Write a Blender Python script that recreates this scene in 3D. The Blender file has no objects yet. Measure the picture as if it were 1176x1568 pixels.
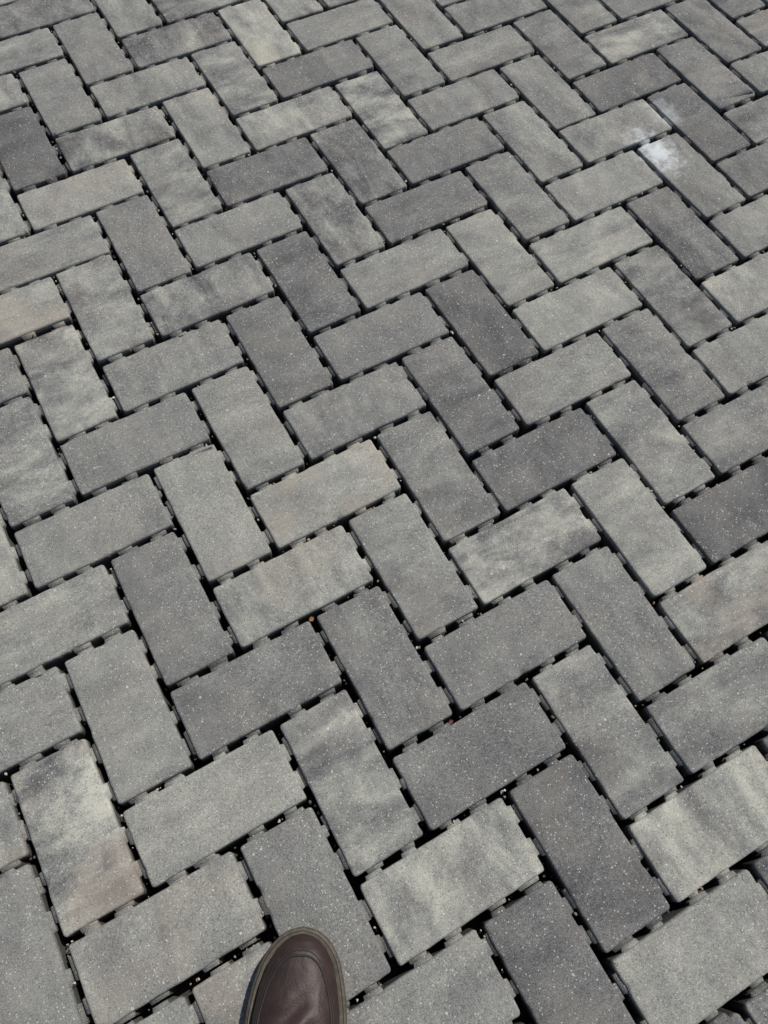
import bpy, bmesh, numpy as np, math, random
from mathutils import Matrix, Vector
rng=np.random.default_rng(7); random.seed(7)
sc=bpy.context.scene
def link(o): sc.collection.objects.link(o); return o
# ---------------- camera ----------------
R=np.array([[0.8711,-0.49054,0.02358],[0.43286,0.78959,0.43495],[-0.23198,-0.36868,0.90014]])
cam=bpy.data.cameras.new('camera'); co=link(bpy.data.objects.new('camera',cam))
M=Matrix.Identity(4)
for r in range(3):
    for c in range(3): M[r][c]=R[c][r]
M.translation=Vector((-0.0931,-0.5113,0.9627)); co.matrix_world=M
cam.sensor_fit='VERTICAL'; cam.sensor_height=36; cam.lens=36*1198.4/1568; cam.clip_start=.01; cam.clip_end=2000
sc.camera=co
# ---------------- light ----------------
sd=Vector((0.92,0.30,0)).normalized(); el=math.radians(58)
sdir=Vector((sd.x*math.cos(el),sd.y*math.cos(el),math.sin(el)))
sun=bpy.data.lights.new('sun','SUN'); sun.energy=4.5; sun.angle=math.radians(.5); sun.color=(1,.965,.90)
so=link(bpy.data.objects.new('sun',sun)); so.rotation_euler=sdir.to_track_quat('Z','Y').to_euler()
w=bpy.data.worlds.new('World'); sc.world=w; w.use_nodes=True
nt=w.node_tree; sky=nt.nodes.new('ShaderNodeTexSky'); sky.sky_type='NISHITA'; sky.sun_disc=False
sky.sun_elevation=el; sky.sun_rotation=math.atan2(sd.x,sd.y)
nt.links.new(sky.outputs[0],nt.nodes['Background'].inputs[0]); nt.nodes['Background'].inputs[1].default_value=.072
sc.view_settings.view_transform='Standard'; sc.view_settings.look='None'; sc.view_settings.exposure=0
# ---------------- node helpers ----------------
class NT:
    def __init__(s,name):
        s.m=bpy.data.materials.new(name); s.m.use_nodes=True; s.t=s.m.node_tree; s.b=s.t.nodes['Principled BSDF']
    def n(s,ty,**k):
        x=s.t.nodes.new(ty)
        for a,b in k.items(): setattr(x,a,b)
        return x
    def put(s,i,v):
        if isinstance(v,bpy.types.NodeSocket): s.t.links.new(v,i)
        else: i.default_value=v
    def math(s,op,a,b=0,c=0,clamp=False):
        x=s.n('ShaderNodeMath',operation=op,use_clamp=clamp); s.put(x.inputs[0],a); s.put(x.inputs[1],b); s.put(x.inputs[2],c); return x.outputs[0]
    def vm(s,op,a,b):
        x=s.n('ShaderNodeVectorMath',operation=op); s.put(x.inputs[0],a); s.put(x.inputs[1],b); return x.outputs[0]
    def noise(s,vec,sc_,det=2,rough=.5,dist=0):
        x=s.n('ShaderNodeTexNoise'); s.put(x.inputs['Vector'],vec); x.inputs['Scale'].default_value=sc_; x.inputs['Detail'].default_value=det; x.inputs['Roughness'].default_value=rough; x.inputs['Distortion'].default_value=dist; return x.outputs[0]
    def ramp(s,f,st,interp='LINEAR'):
        x=s.n('ShaderNodeValToRGB'); s.put(x.inputs[0],f); e=x.color_ramp.elements; x.color_ramp.interpolation=interp
        while len(e)<len(st): e.new(.5)
        for k,(p,c) in enumerate(st):
            e[k].position=p; e[k].color=(c,c,c,1) if isinstance(c,(int,float)) else (*c,1)
        return x.outputs[0]
    def mix(s,f,a,b,bt='MIX'):
        x=s.n('ShaderNodeMix',data_type='RGBA',blend_type=bt); s.put(x.inputs[0],f); s.put(x.inputs[6],a if isinstance(a,bpy.types.NodeSocket) else (*a,1)); s.put(x.inputs[7],b if isinstance(b,bpy.types.NodeSocket) else (*b,1)); return x.outputs[2]
    def maprange(s,v,a,b,c=0,d=1,smooth=True):
        x=s.n('ShaderNodeMapRange',interpolation_type='SMOOTHSTEP' if smooth else 'LINEAR'); s.put(x.inputs[0],v)
        for i,k in enumerate((a,b,c,d)): x.inputs[i+1].default_value=k
        return x.outputs[0]
# ---------------- paver material ----------------
g=NT('concrete_paver')
bl=g.n('ShaderNodeAttribute',attribute_name='bl').outputs['Vector']
ta=g.n('ShaderNodeAttribute',attribute_name='tone')
sep=g.n('ShaderNodeSeparateColor'); g.t.links.new(ta.outputs['Color'],sep.inputs[0])
tone,mott,warm=sep.outputs[0],sep.outputs[1],sep.outputs[2]; orient=ta.outputs['Alpha']
vmx=g.n('ShaderNodeMix',data_type='VECTOR'); g.put(vmx.inputs[0],orient); g.put(vmx.inputs[4],g.vm('MULTIPLY',bl,(27,10,1))); g.put(vmx.inputs[5],g.vm('MULTIPLY',bl,(9,28,1)))
streak=g.noise(vmx.outputs[1],1,4,.62,.35)
cloud=g.noise(bl,24,5,.68,.4)
fine=g.noise(bl,210,2,.75)
obj=g.n('ShaderNodeTexCoord').outputs['Object']
grain=g.noise(obj,760,2,.9)
v=g.math('MULTIPLY',g.math('SUBTRACT',streak,.5),1.6)
v=g.math('ADD',v,g.math('MULTIPLY',g.math('SUBTRACT',cloud,.5),1.1)); v=g.math('MULTIPLY',v,mott)
v=g.math('ADD',v,tone)
v=g.math('ADD',v,g.math('MULTIPLY',g.math('SUBTRACT',fine,.5),.36))
v=g.math('ADD',v,g.math('MULTIPLY',g.math('SUBTRACT',grain,.5),1.45))
col=g.ramp(v,[(0,(.052,.051,.053)),(.25,(.111,.110,.111)),(.5,(.191,.191,.181)),(.75,(.288,.286,.256)),(1,(.41,.402,.345))])
wn=g.maprange(g.noise(g.vm('ADD',bl,(5.3,2.1,0)),13,2,.5),.44,.66)
col=g.mix(g.math('MULTIPLY',wn,warm),col,g.mix(.5,col,(.34,.29,.235)))
vo=g.n('ShaderNodeTexVoronoi',feature='F1'); g.put(vo.inputs['Vector'],obj); vo.inputs['Scale'].default_value=360
vs=g.n('ShaderNodeSeparateColor'); g.t.links.new(vo.outputs['Color'],vs.inputs[0])
sp=g.math('MULTIPLY',g.math('LESS_THAN',vo.outputs['Distance'],.32),g.math('GREATER_THAN',vs.outputs[0],.86))
col=g.mix(g.math('MULTIPLY',sp,.55),col,(.52,.52,.48))
vo2=g.n('ShaderNodeTexVoronoi',feature='F1'); g.put(vo2.inputs['Vector'],obj); vo2.inputs['Scale'].default_value=110
vs2=g.n('ShaderNodeSeparateColor'); g.t.links.new(vo2.outputs['Color'],vs2.inputs[0])
sp2=g.math('MULTIPLY',g.math('LESS_THAN',vo2.outputs['Distance'],g.math('MULTIPLY',vs2.outputs[1],.18)),g.math('GREATER_THAN',vs2.outputs[0],.84))
col=g.mix(g.math('MULTIPLY',sp2,.6),col,(.56,.55,.51))
pit=g.math('MULTIPLY',g.math('LESS_THAN',vo.outputs['Distance'],.36),g.math('LESS_THAN',vs.outputs[0],.12))
col=g.mix(g.math('MULTIPLY',pit,.45),col,(.06,.06,.058))
# dried white droppings on the paving
sn=g.math('MULTIPLY',g.math('SUBTRACT',g.noise(obj,55,6,.72),.5),2.6)
def splat(cx,cy,r,amt,ang):
    global col
    p=g.vm('SUBTRACT',obj,(cx,cy,0))
    mp=g.n('ShaderNodeMapping'); g.put(mp.inputs['Vector'],p); mp.inputs['Rotation'].default_value=(0,0,ang); mp.inputs['Scale'].default_value=(1/r,.6/r,0)
    ln=g.n('ShaderNodeVectorMath',operation='LENGTH'); g.put(ln.inputs[0],mp.outputs[0])
    f=g.math('MULTIPLY',g.maprange(g.math('ADD',ln.outputs['Value'],sn),1.15,.0),amt)
    col=g.mix(f,col,(.56,.59,.60))
splat(.928,.272,.042,.85,.35); splat(1.005,.345,.028,.4,.3)
# joint shade painted into the block sides, darker with depth to deepen gaps
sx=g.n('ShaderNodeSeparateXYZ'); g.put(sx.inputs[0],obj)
joint_shade=g.maprange(sx.outputs['Z'],-.0045,-.011)
col=g.mix(g.math('MULTIPLY',joint_shade,.78),col,(.032,.030,.027))
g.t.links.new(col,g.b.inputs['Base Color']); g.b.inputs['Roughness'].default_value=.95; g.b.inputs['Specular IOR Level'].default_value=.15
h=g.math('ADD',g.math('MULTIPLY',grain,.8),g.math('MULTIPLY',fine,.5))
bp=g.n('ShaderNodeBump'); bp.inputs['Strength'].default_value=.8; bp.inputs['Distance'].default_value=.0012; g.t.links.new(h,bp.inputs['Height']); g.t.links.new(bp.outputs[0],g.b.inputs['Normal'])
paver=g.m
# ---------------- brick template ----------------
BL,BW,GAP=.2,.1,.0090
hx,hy=(BL-GAP)/2,(BW-GAP)/2
def outline(step,rc=.0042,nc=3):
    pts=[];nr=[]
    def seg(a,b,n):
        a=np.array(a);b=np.array(b);k=max(1,int(round(np.linalg.norm(b-a)/step)))
        for i in range(1,k): pts.append(a+(b-a)*i/k); nr.append(n)
    def corner(cx,cy,a0):
        for i in range(nc+1):
            a=a0+math.pi/2*i/nc; pts.append(np.array([cx+rc*math.cos(a),cy+rc*math.sin(a)])); nr.append((math.cos(a),math.sin(a)))
    X,Y=hx-rc,hy-rc
    corner(X,-Y,-math.pi/2); seg((hx,-Y),(hx,Y),(1,0)); corner(X,Y,0); seg((X,hy),(-X,hy),(0,1)); corner(-X,Y,math.pi/2); seg((-hx,Y),(-hx,-Y),(-1,0)); corner(-X,-Y,math.pi); seg((-X,-hy),(X,-hy),(0,-1))
    return np.array(pts),np.array(nr)
RINGS=[(.0034,0),(.0018,-.0004),(.0006,-.0013),(0,-.0032),(0,-.058)]
def template(step,nc):
    P,N=outline(step,nc=nc); n=len(P); V=[];F=[]
    for ins,z in RINGS:
        q=P-N*ins; V+= [(x,y,z) for x,y in q]
    F.append(list(range(n)))
    for k in range(len(RINGS)-1):
        for i in range(n):
            j=(i+1)%n; F.append([k*n+i,(k+1)*n+i,(k+1)*n+j,k*n+j])
    lugs=[]
    def lug(cx,cy,dx,dy,wd=.0208,tz=-.0024):
        tx,ty=-dy,dx; base=len(V); pr=GAP/2-.00015
        for (t,o,z) in [(-.5,-.0012,tz),(.5,-.0012,tz),(.44,pr,tz-.0010),(-.44,pr,tz-.0010),(.46,pr,-.058),(-.46,pr,-.058),(.55,-.0012,-.058),(-.55,-.0012,-.058)]:
            V.append((cx+tx*t*wd+dx*o,cy+ty*t*wd+dy*o,z))
        b=base
        F.extend([[b+0,b+3,b+2,b+1],[b+3,b+5,b+4,b+2],[b+1,b+2,b+4,b+6],[b+0,b+7,b+5,b+3]])
        lugs.append((base,8))
    for x in (-.071,-.029,.029,.071):
        lug(x,hy,0,1); lug(x,-hy,0,-1)
    for y in (-.021,.021):
        lug(hx,y,1,0); lug(-hx,y,-1,0)
    return np.array(V),F,n,N,lugs
TF=template(.0045,4); TC=template(.03,2)
T={}
def H(i,j,t,m=.5,wm=.2,o=None): T[('H',i,j)]=(t,m,wm,o)
def Vv(i,j,t,m=.5,wm=.2,o=None): T[('V',i,j)]=(t,m,wm,o)
for a in [(0,0,.63,.5,.7),(1,-1,.40),(2,-2,.36,.2),(3,-3,.45),(4,-4,.25,.3),(5,-5,.30,.3),(6,-6,.42),(7,-7,.45),(8,-8,.40),(-1,1,.56,.8,.4),(-2,2,.33,.3),(-3,3,.64,.4,.1),(-4,4,.55,.5,.4),
 (-1,5,.62,.9,.1),(0,4,.30,.3),(1,3,.36,.3),(2,2,.52,1.2,.1),(3,1,.22,.4),(4,0,.46,.5),(5,-1,.62,.5),(6,-2,.62,.7),(7,-3,.52),(8,-4,.52,.6),(9,-5,.20,.3),(10,-6,.50,1.0),
 (7,1,.5),(8,0,.62,.6),(9,-1,.42),(10,-2,.30),(11,-3,.36),(12,-4,.42),(6,2,.42),(5,3,.16,.3),(4,4,.42,1.0,.7),(3,5,.42,.6),(2,6,.70,.9,.3),(1,7,.6,.5,.1),
 (-3,-1,.46,.4),(-2,-2,.40,.3),(-1,-3,.44,.4),(0,-4,.40,.9),(1,-5,.46,.4),(2,-6,.24,.5),(3,-7,.52,.9),(4,-8,.28,.3),(5,-9,.46),(-4,0,.55,.6),(-5,1,.46,.4),
 (-1,-7,.58,.5,.5),(0,-8,.42,1.0),(1,-9,.47,.6),(2,-10,.30,.8),(-2,-6,.47,.5),(-3,-5,.54,.6,.8),(-2,6,.45,.4)]: H(*a)
for a in [(2,0,.36,.5,.2,0),(3,-1,.27,.4),(4,-2,.14,.4),(5,-3,.56,.5),(6,-4,.42),(7,-5,.52),(8,-6,.42),(9,-7,.36),(10,-8,.4),(-1,-1,.58,.4,.3),(0,-2,.50,.4),(1,-3,.30,.3),(2,-4,.20,.4),(3,-5,.40,.9),
 (4,-6,.28,.9,.1),(5,-7,.5,1.1),(6,-8,.42),(7,-9,.42),(-2,0,.35,.3),(-3,1,.50,.4),(-4,2,.52,1.3,.9,0),(-5,3,.42,.3),(1,1,.42,.5,.3),(0,2,.32,.5),(-1,3,.48,1.0,.2,0),(-2,4,.36,.3),
 (6,0,.36,.5),(7,-1,.38,.8),(8,-2,.26,.5),(9,-3,.36,.5),(10,-4,.22,.3),(11,-5,.32),(5,1,.5,.7),(4,2,.6,.6),(3,3,.36,.4),(2,4,.42,.7),(1,5,.2,.4),(0,6,.2,.3),
 (-3,-3,.42,.9),(-2,-4,.50,1.0),(-1,-5,.50,.8),(0,-6,.38,.3),(1,-7,.46,.8),(2,-8,.50,.5),(3,-9,.46,.8),(4,-10,.74,.8,.5),(-1,-9,.14,.3),(0,-10,.42,.4),(1,-11,.36,.4)]: Vv(*a)
cx0,cy0=.35,.15
def build(sel,tmpl,name):
    V0,F0,n,N,lugs=tmpl
    nv=len(V0); Vs=[];BLs=[];TN=[]
    for (ty,i,j,cx,cy) in sel:
        V=V0.copy()
        def pn(amp,fr):
            r=rng.normal(size=max(4,n//fr)); x=np.linspace(0,len(r),n,endpoint=False); a=np.floor(x).astype(int); f=x-a; f=f*f*(3-2*f)
            return amp*(r[a%len(r)]*(1-f)+r[(a+1)%len(r)]*f)
        if n>60:
            wv=pn(.00035,3)+pn(.0003,9); chip=np.clip(pn(.0018,3)-.0020,0,.005)
            for rr,kk in enumerate((1.0,1.0,.8,.35)):
                s=slice(rr*n,(rr+1)*n); off=(wv*.7+chip*kk*1.2); V[s,:2]-=N*off[:,None]; 
                V[s,2]-= chip*(.35 if rr else .1)
            for b,c in lugs:
                mid=V[b:b+8,:2].mean(0)
                tx=np.array([1,0]) if abs(mid[1])>hy-.01 else np.array([0,1])
                V[b:b+8,:2]=mid+(V[b:b+8,:2]-mid)*(1+(tx*rng.normal()*.14))
                V[b:b+8,:2]+=tx*rng.normal()*.0026; V[b:b+4,2]-=abs(rng.normal())*.0018
        seed=rng.random(3)*40
        bl=V*np.array([1,1,.35])+seed
        ang=(0 if ty=='H' else math.pi/2)+(math.pi if rng.random()<.5 else 0)+rng.normal()*.0045
        tilt=rng.normal(size=2)*.004
        V[:,2]+=V[:,0]*tilt[0]+V[:,1]*tilt[1]+rng.normal()*.0006
        c,s=math.cos(ang),math.sin(ang); x=V[:,0]*c-V[:,1]*s; y=V[:,0]*s+V[:,1]*c
        V[:,0]=x+cx+rng.normal()*.0007; V[:,1]=y+cy+rng.normal()*.0007
        t=T.get((ty,i,j))
        if t is None: t=(float(np.clip(rng.normal(.42,.12),.15,.7)),float(rng.uniform(.3,1)),float(rng.random()**2*.8),None)
        o=t[3] if t[3] is not None else (0 if rng.random()<.6 else 1)
        tt=.46+(t[0]-.42)*.84
        Vs.append(V);BLs.append(bl);TN.append(np.tile([tt,t[1]*.95,min(1,t[2]+.05),o],(nv,1)))
    V=np.concatenate(Vs);nb=len(sel)
    fl=np.array([v for f in F0 for v in f]); cnt=np.array([len(f) for f in F0])
    loops=(fl[None,:]+np.arange(nb)[:,None]*nv).ravel(); cn=np.tile(cnt,nb); start=np.concatenate([[0],np.cumsum(cn)[:-1]])
    me=bpy.data.meshes.new(name); me.vertices.add(len(V)); me.vertices.foreach_set('co',V.astype('f').ravel())
    me.loops.add(len(loops)); me.loops.foreach_set('vertex_index',loops.astype('i'))
    me.polygons.add(len(cn)); me.polygons.foreach_set('loop_start',start.astype('i')); me.polygons.foreach_set('loop_total',cn.astype('i'))
    me.update(calc_edges=True); me.validate()
    a=me.attributes.new('bl','FLOAT_VECTOR','POINT'); a.data.foreach_set('vector',np.concatenate(BLs).astype('f').ravel())
    a=me.attributes.new('tone','FLOAT_COLOR','POINT'); a.data.foreach_set('color',np.concatenate(TN).astype('f').ravel())
    me.materials.append(paver)
    return bpy.data.objects.new(name,me)
near=[];far=[]
for i in range(-60,70):
    for j in range(-60,60):
        t=(i+j)%4
        if t==0: ty,cx,cy='H',(i+1)*.1,-(j+.5)*.1
        elif t==2: ty,cx,cy='V',(i+.5)*.1,-(j+1)*.1
        else: continue
        d=math.hypot(cx-cx0,cy-cy0)
        if d>5: continue
        q=np.array([cx-.25,cy-.1]); a=q@np.array([.53,.846]); b=q@np.array([.871,-.49])
        (near if (-1.0<a<1.45 and abs(b)<1.1) else far).append((ty,i,j,cx,cy))
root=link(bpy.data.objects.new('herringbone_brick_pavement',None))
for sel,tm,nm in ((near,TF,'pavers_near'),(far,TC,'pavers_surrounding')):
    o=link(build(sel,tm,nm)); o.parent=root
# ---------------- bedding ground ----------------
g2=NT('gravel_bedding'); ob=g2.n('ShaderNodeTexCoord').outputs['Object']
n1=g2.noise(ob,300,3,.7); n2=g2.noise(ob,25,3,.6)
g2.t.links.new(g2.ramp(g2.math('ADD',g2.math('MULTIPLY',n1,.7),g2.math('MULTIPLY',n2,.3)),[(.3,(.02,.019,.017)),(.55,(.05,.047,.043)),(.75,(.12,.115,.10))]),g2.b.inputs['Base Color']); g2.b.inputs['Roughness'].default_value=.95
b2=g2.n('ShaderNodeBump'); b2.inputs['Distance'].default_value=.003; g2.t.links.new(n1,b2.inputs['Height']); g2.t.links.new(b2.outputs[0],g2.b.inputs['Normal'])
me=bpy.data.meshes.new('ground'); me.from_pydata([(-300,-300,-.054),(300,-300,-.054),(300,300,-.054),(-300,300,-.054)],[],[(0,1,2,3)]); me.materials.append(g2.m); link(bpy.data.objects.new('ground',me))
# ---------------- grit in the joints ----------------
g3=NT('grit'); ga=g3.n('ShaderNodeAttribute',attribute_name='gc'); g3.t.links.new(ga.outputs['Color'],g3.b.inputs['Base Color']); g3.b.inputs['Roughness'].default_value=.9
bm=bmesh.new(); bmesh.ops.create_icosphere(bm,subdivisions=1,radius=1); sv=np.array([v.co[:] for v in bm.verts]); sf=[[v.index for v in f.verts] for f in bm.faces]; bm.free()
GV=[];GF=[];GC=[]
pal=[(.30,.27,.22),(.20,.19,.17),(.45,.42,.37),(.12,.11,.10),(.34,.22,.14),(.55,.52,.48)]
for k in range(3000):
    ty,i,j,cx,cy=near[rng.integers(len(near))]
    side=rng.integers(4); 
    if side<2: lx=rng.uniform(-.1,.1); ly=(1 if side else -1)*.05
    else: lx=(1 if side==2 else -1)*.1; ly=rng.uniform(-.05,.05)
    if ty=='V': lx,ly=-ly,lx
    r=rng.uniform(.0008,.0028); z=rng.uniform(-.03,-.007) 
    if rng.random()<.10: z=rng.uniform(-.006,-.001)
    A=rng.normal(size=(3,3)); Q,_=np.linalg.qr(A)
    vv=(sv*(1+rng.normal(size=(len(sv),1))*.15)*np.array([1,.8,.65])*r)@Q.T+np.array([cx+lx,cy+ly,z])
    b=len(GV)*len(sv); GV.append(vv); GF+= [[q+b for q in f] for f in sf]
    c=np.array(pal[rng.integers(len(pal))])*rng.uniform(.6,1.1); GC.append(np.tile([*c,1],(len(sv),1)))
me=bpy.data.meshes.new('joint_grit'); me.from_pydata(np.concatenate(GV).tolist(),[],GF)
a=me.attributes.new('gc','FLOAT_COLOR','POINT'); a.data.foreach_set('color',np.concatenate(GC).astype('f').ravel()); me.materials.append(g3.m)
link(bpy.data.objects.new('joint_grit',me))
# tiny curled leaf scraps caught in the joints
def leaf(x,y,z,sz,colr,rot):
    m=NT('dry_leaf'); nz=m.noise(m.n('ShaderNodeTexCoord').outputs['Object'],600,3,.6)
    m.t.links.new(m.mix(nz,tuple(c*.6 for c in colr),tuple(min(1,c*1.3) for c in colr)),m.b.inputs['Base Color']); m.b.inputs['Roughness'].default_value=.9
    V=[];F=[];k=7
    for a in range(k):
        t=a/(k-1); wdt=.34*math.sin(math.pi*(.08+.84*t))
        for b in (-1,0,1): V.append((sz*(t-.5),sz*wdt*b,sz*(.25*abs(b)+.3*(t-.5)**2+.06*math.sin(a*2+b))))
    for a in range(k-1):
        for b in range(2): q=a*3+b; F.append((q,q+3,q+4,q+1))
    me=bpy.data.meshes.new('leaf_scrap'); me.from_pydata(V,[],F); me.materials.append(m.m)
    o=link(bpy.data.objects.new('leaf_scrap',me)); o.location=(x,y,z); o.rotation_euler=(.3,.2,rot)
leaf(-.001,-.203,-.006,.008,(.26,.13,.06),.4); leaf(.088,-.401,-.006,.007,(.13,.05,.042),.2)
# ---------------- shoe ----------------
L=.285
ks=[0,.003,.007,.015,.03,.05,.075,.1,.135,.17,.21,.245,.27,.281,L]
wl=[0,.014,.0215,.0310,.0415,.0490,.0540,.0555,.051,.042,.0375,.036,.030,.019,0]
wr=[0,.014,.0210,.0300,.0390,.0440,.0480,.0485,.044,.038,.035,.035,.030,.019,0]
hh=[0,.010,.016,.022,.028,.033,.038,.046,.064,.084,.088,.086,.082,.07,.0]
def ip(s,a): return float(np.interp(s,ks,a))
S=[L*(0.5-0.5*math.cos(math.pi*t/90)) for t in range(91)]
shoe=link(bpy.data.objects.new('brown_leather_shoe',None))
def mkobj(nm,V,F,mat,smooth=True):
    me=bpy.data.meshes.new(nm); me.from_pydata(V,[],F); me.materials.append(mat)
    for p in me.polygons: p.use_smooth=smooth
    o=link(bpy.data.objects.new(nm,me)); o.parent=shoe
    bm=bmesh.new(); bm.from_mesh(me); bmesh.ops.recalc_face_normals(bm,faces=bm.faces); bm.to_mesh(me); bm.free()
    return o
s1=NT('rubber_sole'); on=s1.n('ShaderNodeTexCoord').outputs['Object']
s1.t.links.new(s1.ramp(s1.noise(on,160,5,.75),[(.3,(.042,.034,.024)),(.55,(.080,.067,.047)),(.8,(.15,.13,.10))]),s1.b.inputs['Base Color']); s1.b.inputs['Roughness'].default_value=.65
s2=NT('brown_leather'); on=s2.n('ShaderNodeTexCoord').outputs['Object']
wr1=s2.noise(on,420,3,.6); wr2=s2.noise(on,22,3,.5,.6); scf=s2.noise(on,70,5,.7)
lc=s2.ramp(wr2,[(.3,(.018,.0095,.0085)),(.55,(.031,.0168,.0150)),(.8,(.052,.030,.025))])
lc=s2.mix(s2.math('MULTIPLY',s2.maprange(scf,.56,.72),.3),lc,(.09,.07,.055))
s2.t.links.new(lc,s2.b.inputs['Base Color']); s2.b.inputs['Roughness'].default_value=.54; s2.b.inputs['Specular IOR Level'].default_value=.38
hb=s2.math('ADD',s2.math('MULTIPLY',wr1,.09),wr2); b3=s2.n('ShaderNodeBump'); b3.inputs['Strength'].default_value=.65; b3.inputs['Distance'].default_value=.006; s2.t.links.new(hb,b3.inputs['Height']); s2.t.links.new(b3.outputs[0],s2.b.inputs['Normal'])
s3=NT('stitching'); s3.b.inputs['Base Color'].default_value=(.014,.009,.008,1); s3.b.inputs['Roughness'].default_value=.7
s4=NT('shoe_lining'); s4.b.inputs['Base Color'].default_value=(.02,.018,.016,1); s4.b.inputs['Roughness'].default_value=.9
loop=[(-ip(s,wl),-s) for s in S]+[(ip(s,wr),-s) for s in S[-2:0:-1]]
lp=np.array(loop)
for _ in range(3): lp=lp*.5+(np.roll(lp,1,0)+np.roll(lp,-1,0))*.25
n=len(lp); tang=np.roll(lp,-1,0)-np.roll(lp,1,0); tang/=np.linalg.norm(tang,axis=1)[:,None]
nrm=np.column_stack([tang[:,1],-tang[:,0]])
if (nrm[20]@np.array([-1,0]))<0: nrm=-nrm
V=[];F=[]
rings=[(.004,.001),(.0,.003),(-.0005,.012),(.001,.0145),(-.0005,.0165),(0,.0205),(.0015,.0225),(.0045,.0232),(.0075,.0215)]
toe=lambda s:.006*math.exp(-(s/.035)**2)
for ins,z in rings:
    for (x,y),nn in zip(lp,nrm): V.append((x-nn[0]*ins,y-nn[1]*ins,z+toe(-y)))
for k in range(len(rings)-1):
    for i in range(n): j=(i+1)%n; F.append((k*n+i,(k+1)*n+i,(k+1)*n+j,k*n+j))
F.append(tuple(range(n))); F.append(tuple(range((len(rings)-1)*n,len(rings)*n)))
mkobj('sole',V,F,s1.m)
def up(s,a,lift=0):
    f=.0055; sq=f+s*(1-2*f/L)
    w0=lambda arr: max(0,ip(s,arr)*(1-.0058/.05)-.0014*(1 if s>.004 else s/.004))
    l=w0(wl); r=w0(wr)
    hgt=ip(s,hh); ca,sa=math.cos(a),math.sin(a); e=.8
    x=(r if ca>0 else l)*math.copysign(abs(ca)**e,ca)
    z=.020+toe(sq)+hgt*abs(sa)**.75
    cr=.0030*math.sin((s+x*.35+.008*math.sin(x*110))*170)*math.exp(-((s-.080)/.024)**2)*sa*(.6+.4*math.sin(x*70+1))
    return (x,-sq,z+cr+lift)
NA=48; SS=[(L)*(0.5-0.5*math.cos(math.pi*t/140)) for t in range(141)]
V=[];F=[]
for s in SS:
    for ai in range(NA+1): V.append(up(s,math.pi*ai/NA))
for si in range(len(SS)-1):
    for ai in range(NA):
        sm=(SS[si]+SS[si+1])/2; am=(ai+.5)/NA
        wa=.24*math.sqrt(max(0,1-((sm-.2085)/.054)**2))
        if abs(am-.5)<wa: continue
        b=si*(NA+1)+ai; F.append((b,b+1,b+NA+2,b+NA+1))
mkobj('upper',V,F,s2.m)
fb=[(math.sin(t)*.027,-.208-math.cos(t)*.062,.05) for t in np.linspace(0,2*math.pi,40,endpoint=False)]
mkobj('footbed',fb,[tuple(range(40))],s4.m)
def tube(nm,pts,r,mat,cyc=False):
    cu=bpy.data.curves.new(nm,'CURVE'); cu.dimensions='3D'; sp=cu.splines.new('POLY'); sp.points.add(len(pts)-1); sp.use_cyclic_u=cyc
    for p,q in zip(sp.points,pts): p.co=(*q,1)
    cu.bevel_depth=r; cu.bevel_resolution=3; cu.materials.append(mat); o=link(bpy.data.objects.new(nm,cu)); o.parent=shoe
tube('toe_seam',[up(.020+.10*(abs(t)**2.6),math.pi*(.5-.30*math.sin(t*math.pi/2)),.0002) for t in np.linspace(-1,1,80)],.0012,s3.m)
tube('toe_seam_outer',[up(.0155+.10*(abs(t)**2.6),math.pi*(.5-.33*math.sin(t*math.pi/2)),-.0002) for t in np.linspace(-1,1,80)],.0007,s3.m)
wp=[(x-nn[0]*.0030,y-nn[1]*.0030,.0229+toe(-y)) for (x,y),nn in zip(lp,nrm)]
tube('welt_stitch',wp,.0005,s3.m,True)
col_pts=[up(.2085+.054*math.cos(t),math.pi*(.5+.24*math.sin(t)),.001) for t in np.linspace(0,2*math.pi,60,endpoint=False)]
tube('collar',col_pts,.004,s2.m,True)
for q in range(4):
    s=.112+q*.013; tube('lace_%d'%(q+1),[up(s+.004*math.sin(t*3),math.pi*(.5+t),.0025) for t in np.linspace(-.13,.13,14)],.002,s3.m)
fw=Vector((.505,.863,0)).normalized(); rt=Vector((fw.y,-fw.x,0))
Mx=Matrix(((rt.x,fw.x,0,-.165),(rt.y,fw.y,0,-.511),(0,0,1,.001),(0,0,0,1)))
shoe.matrix_world=Mx
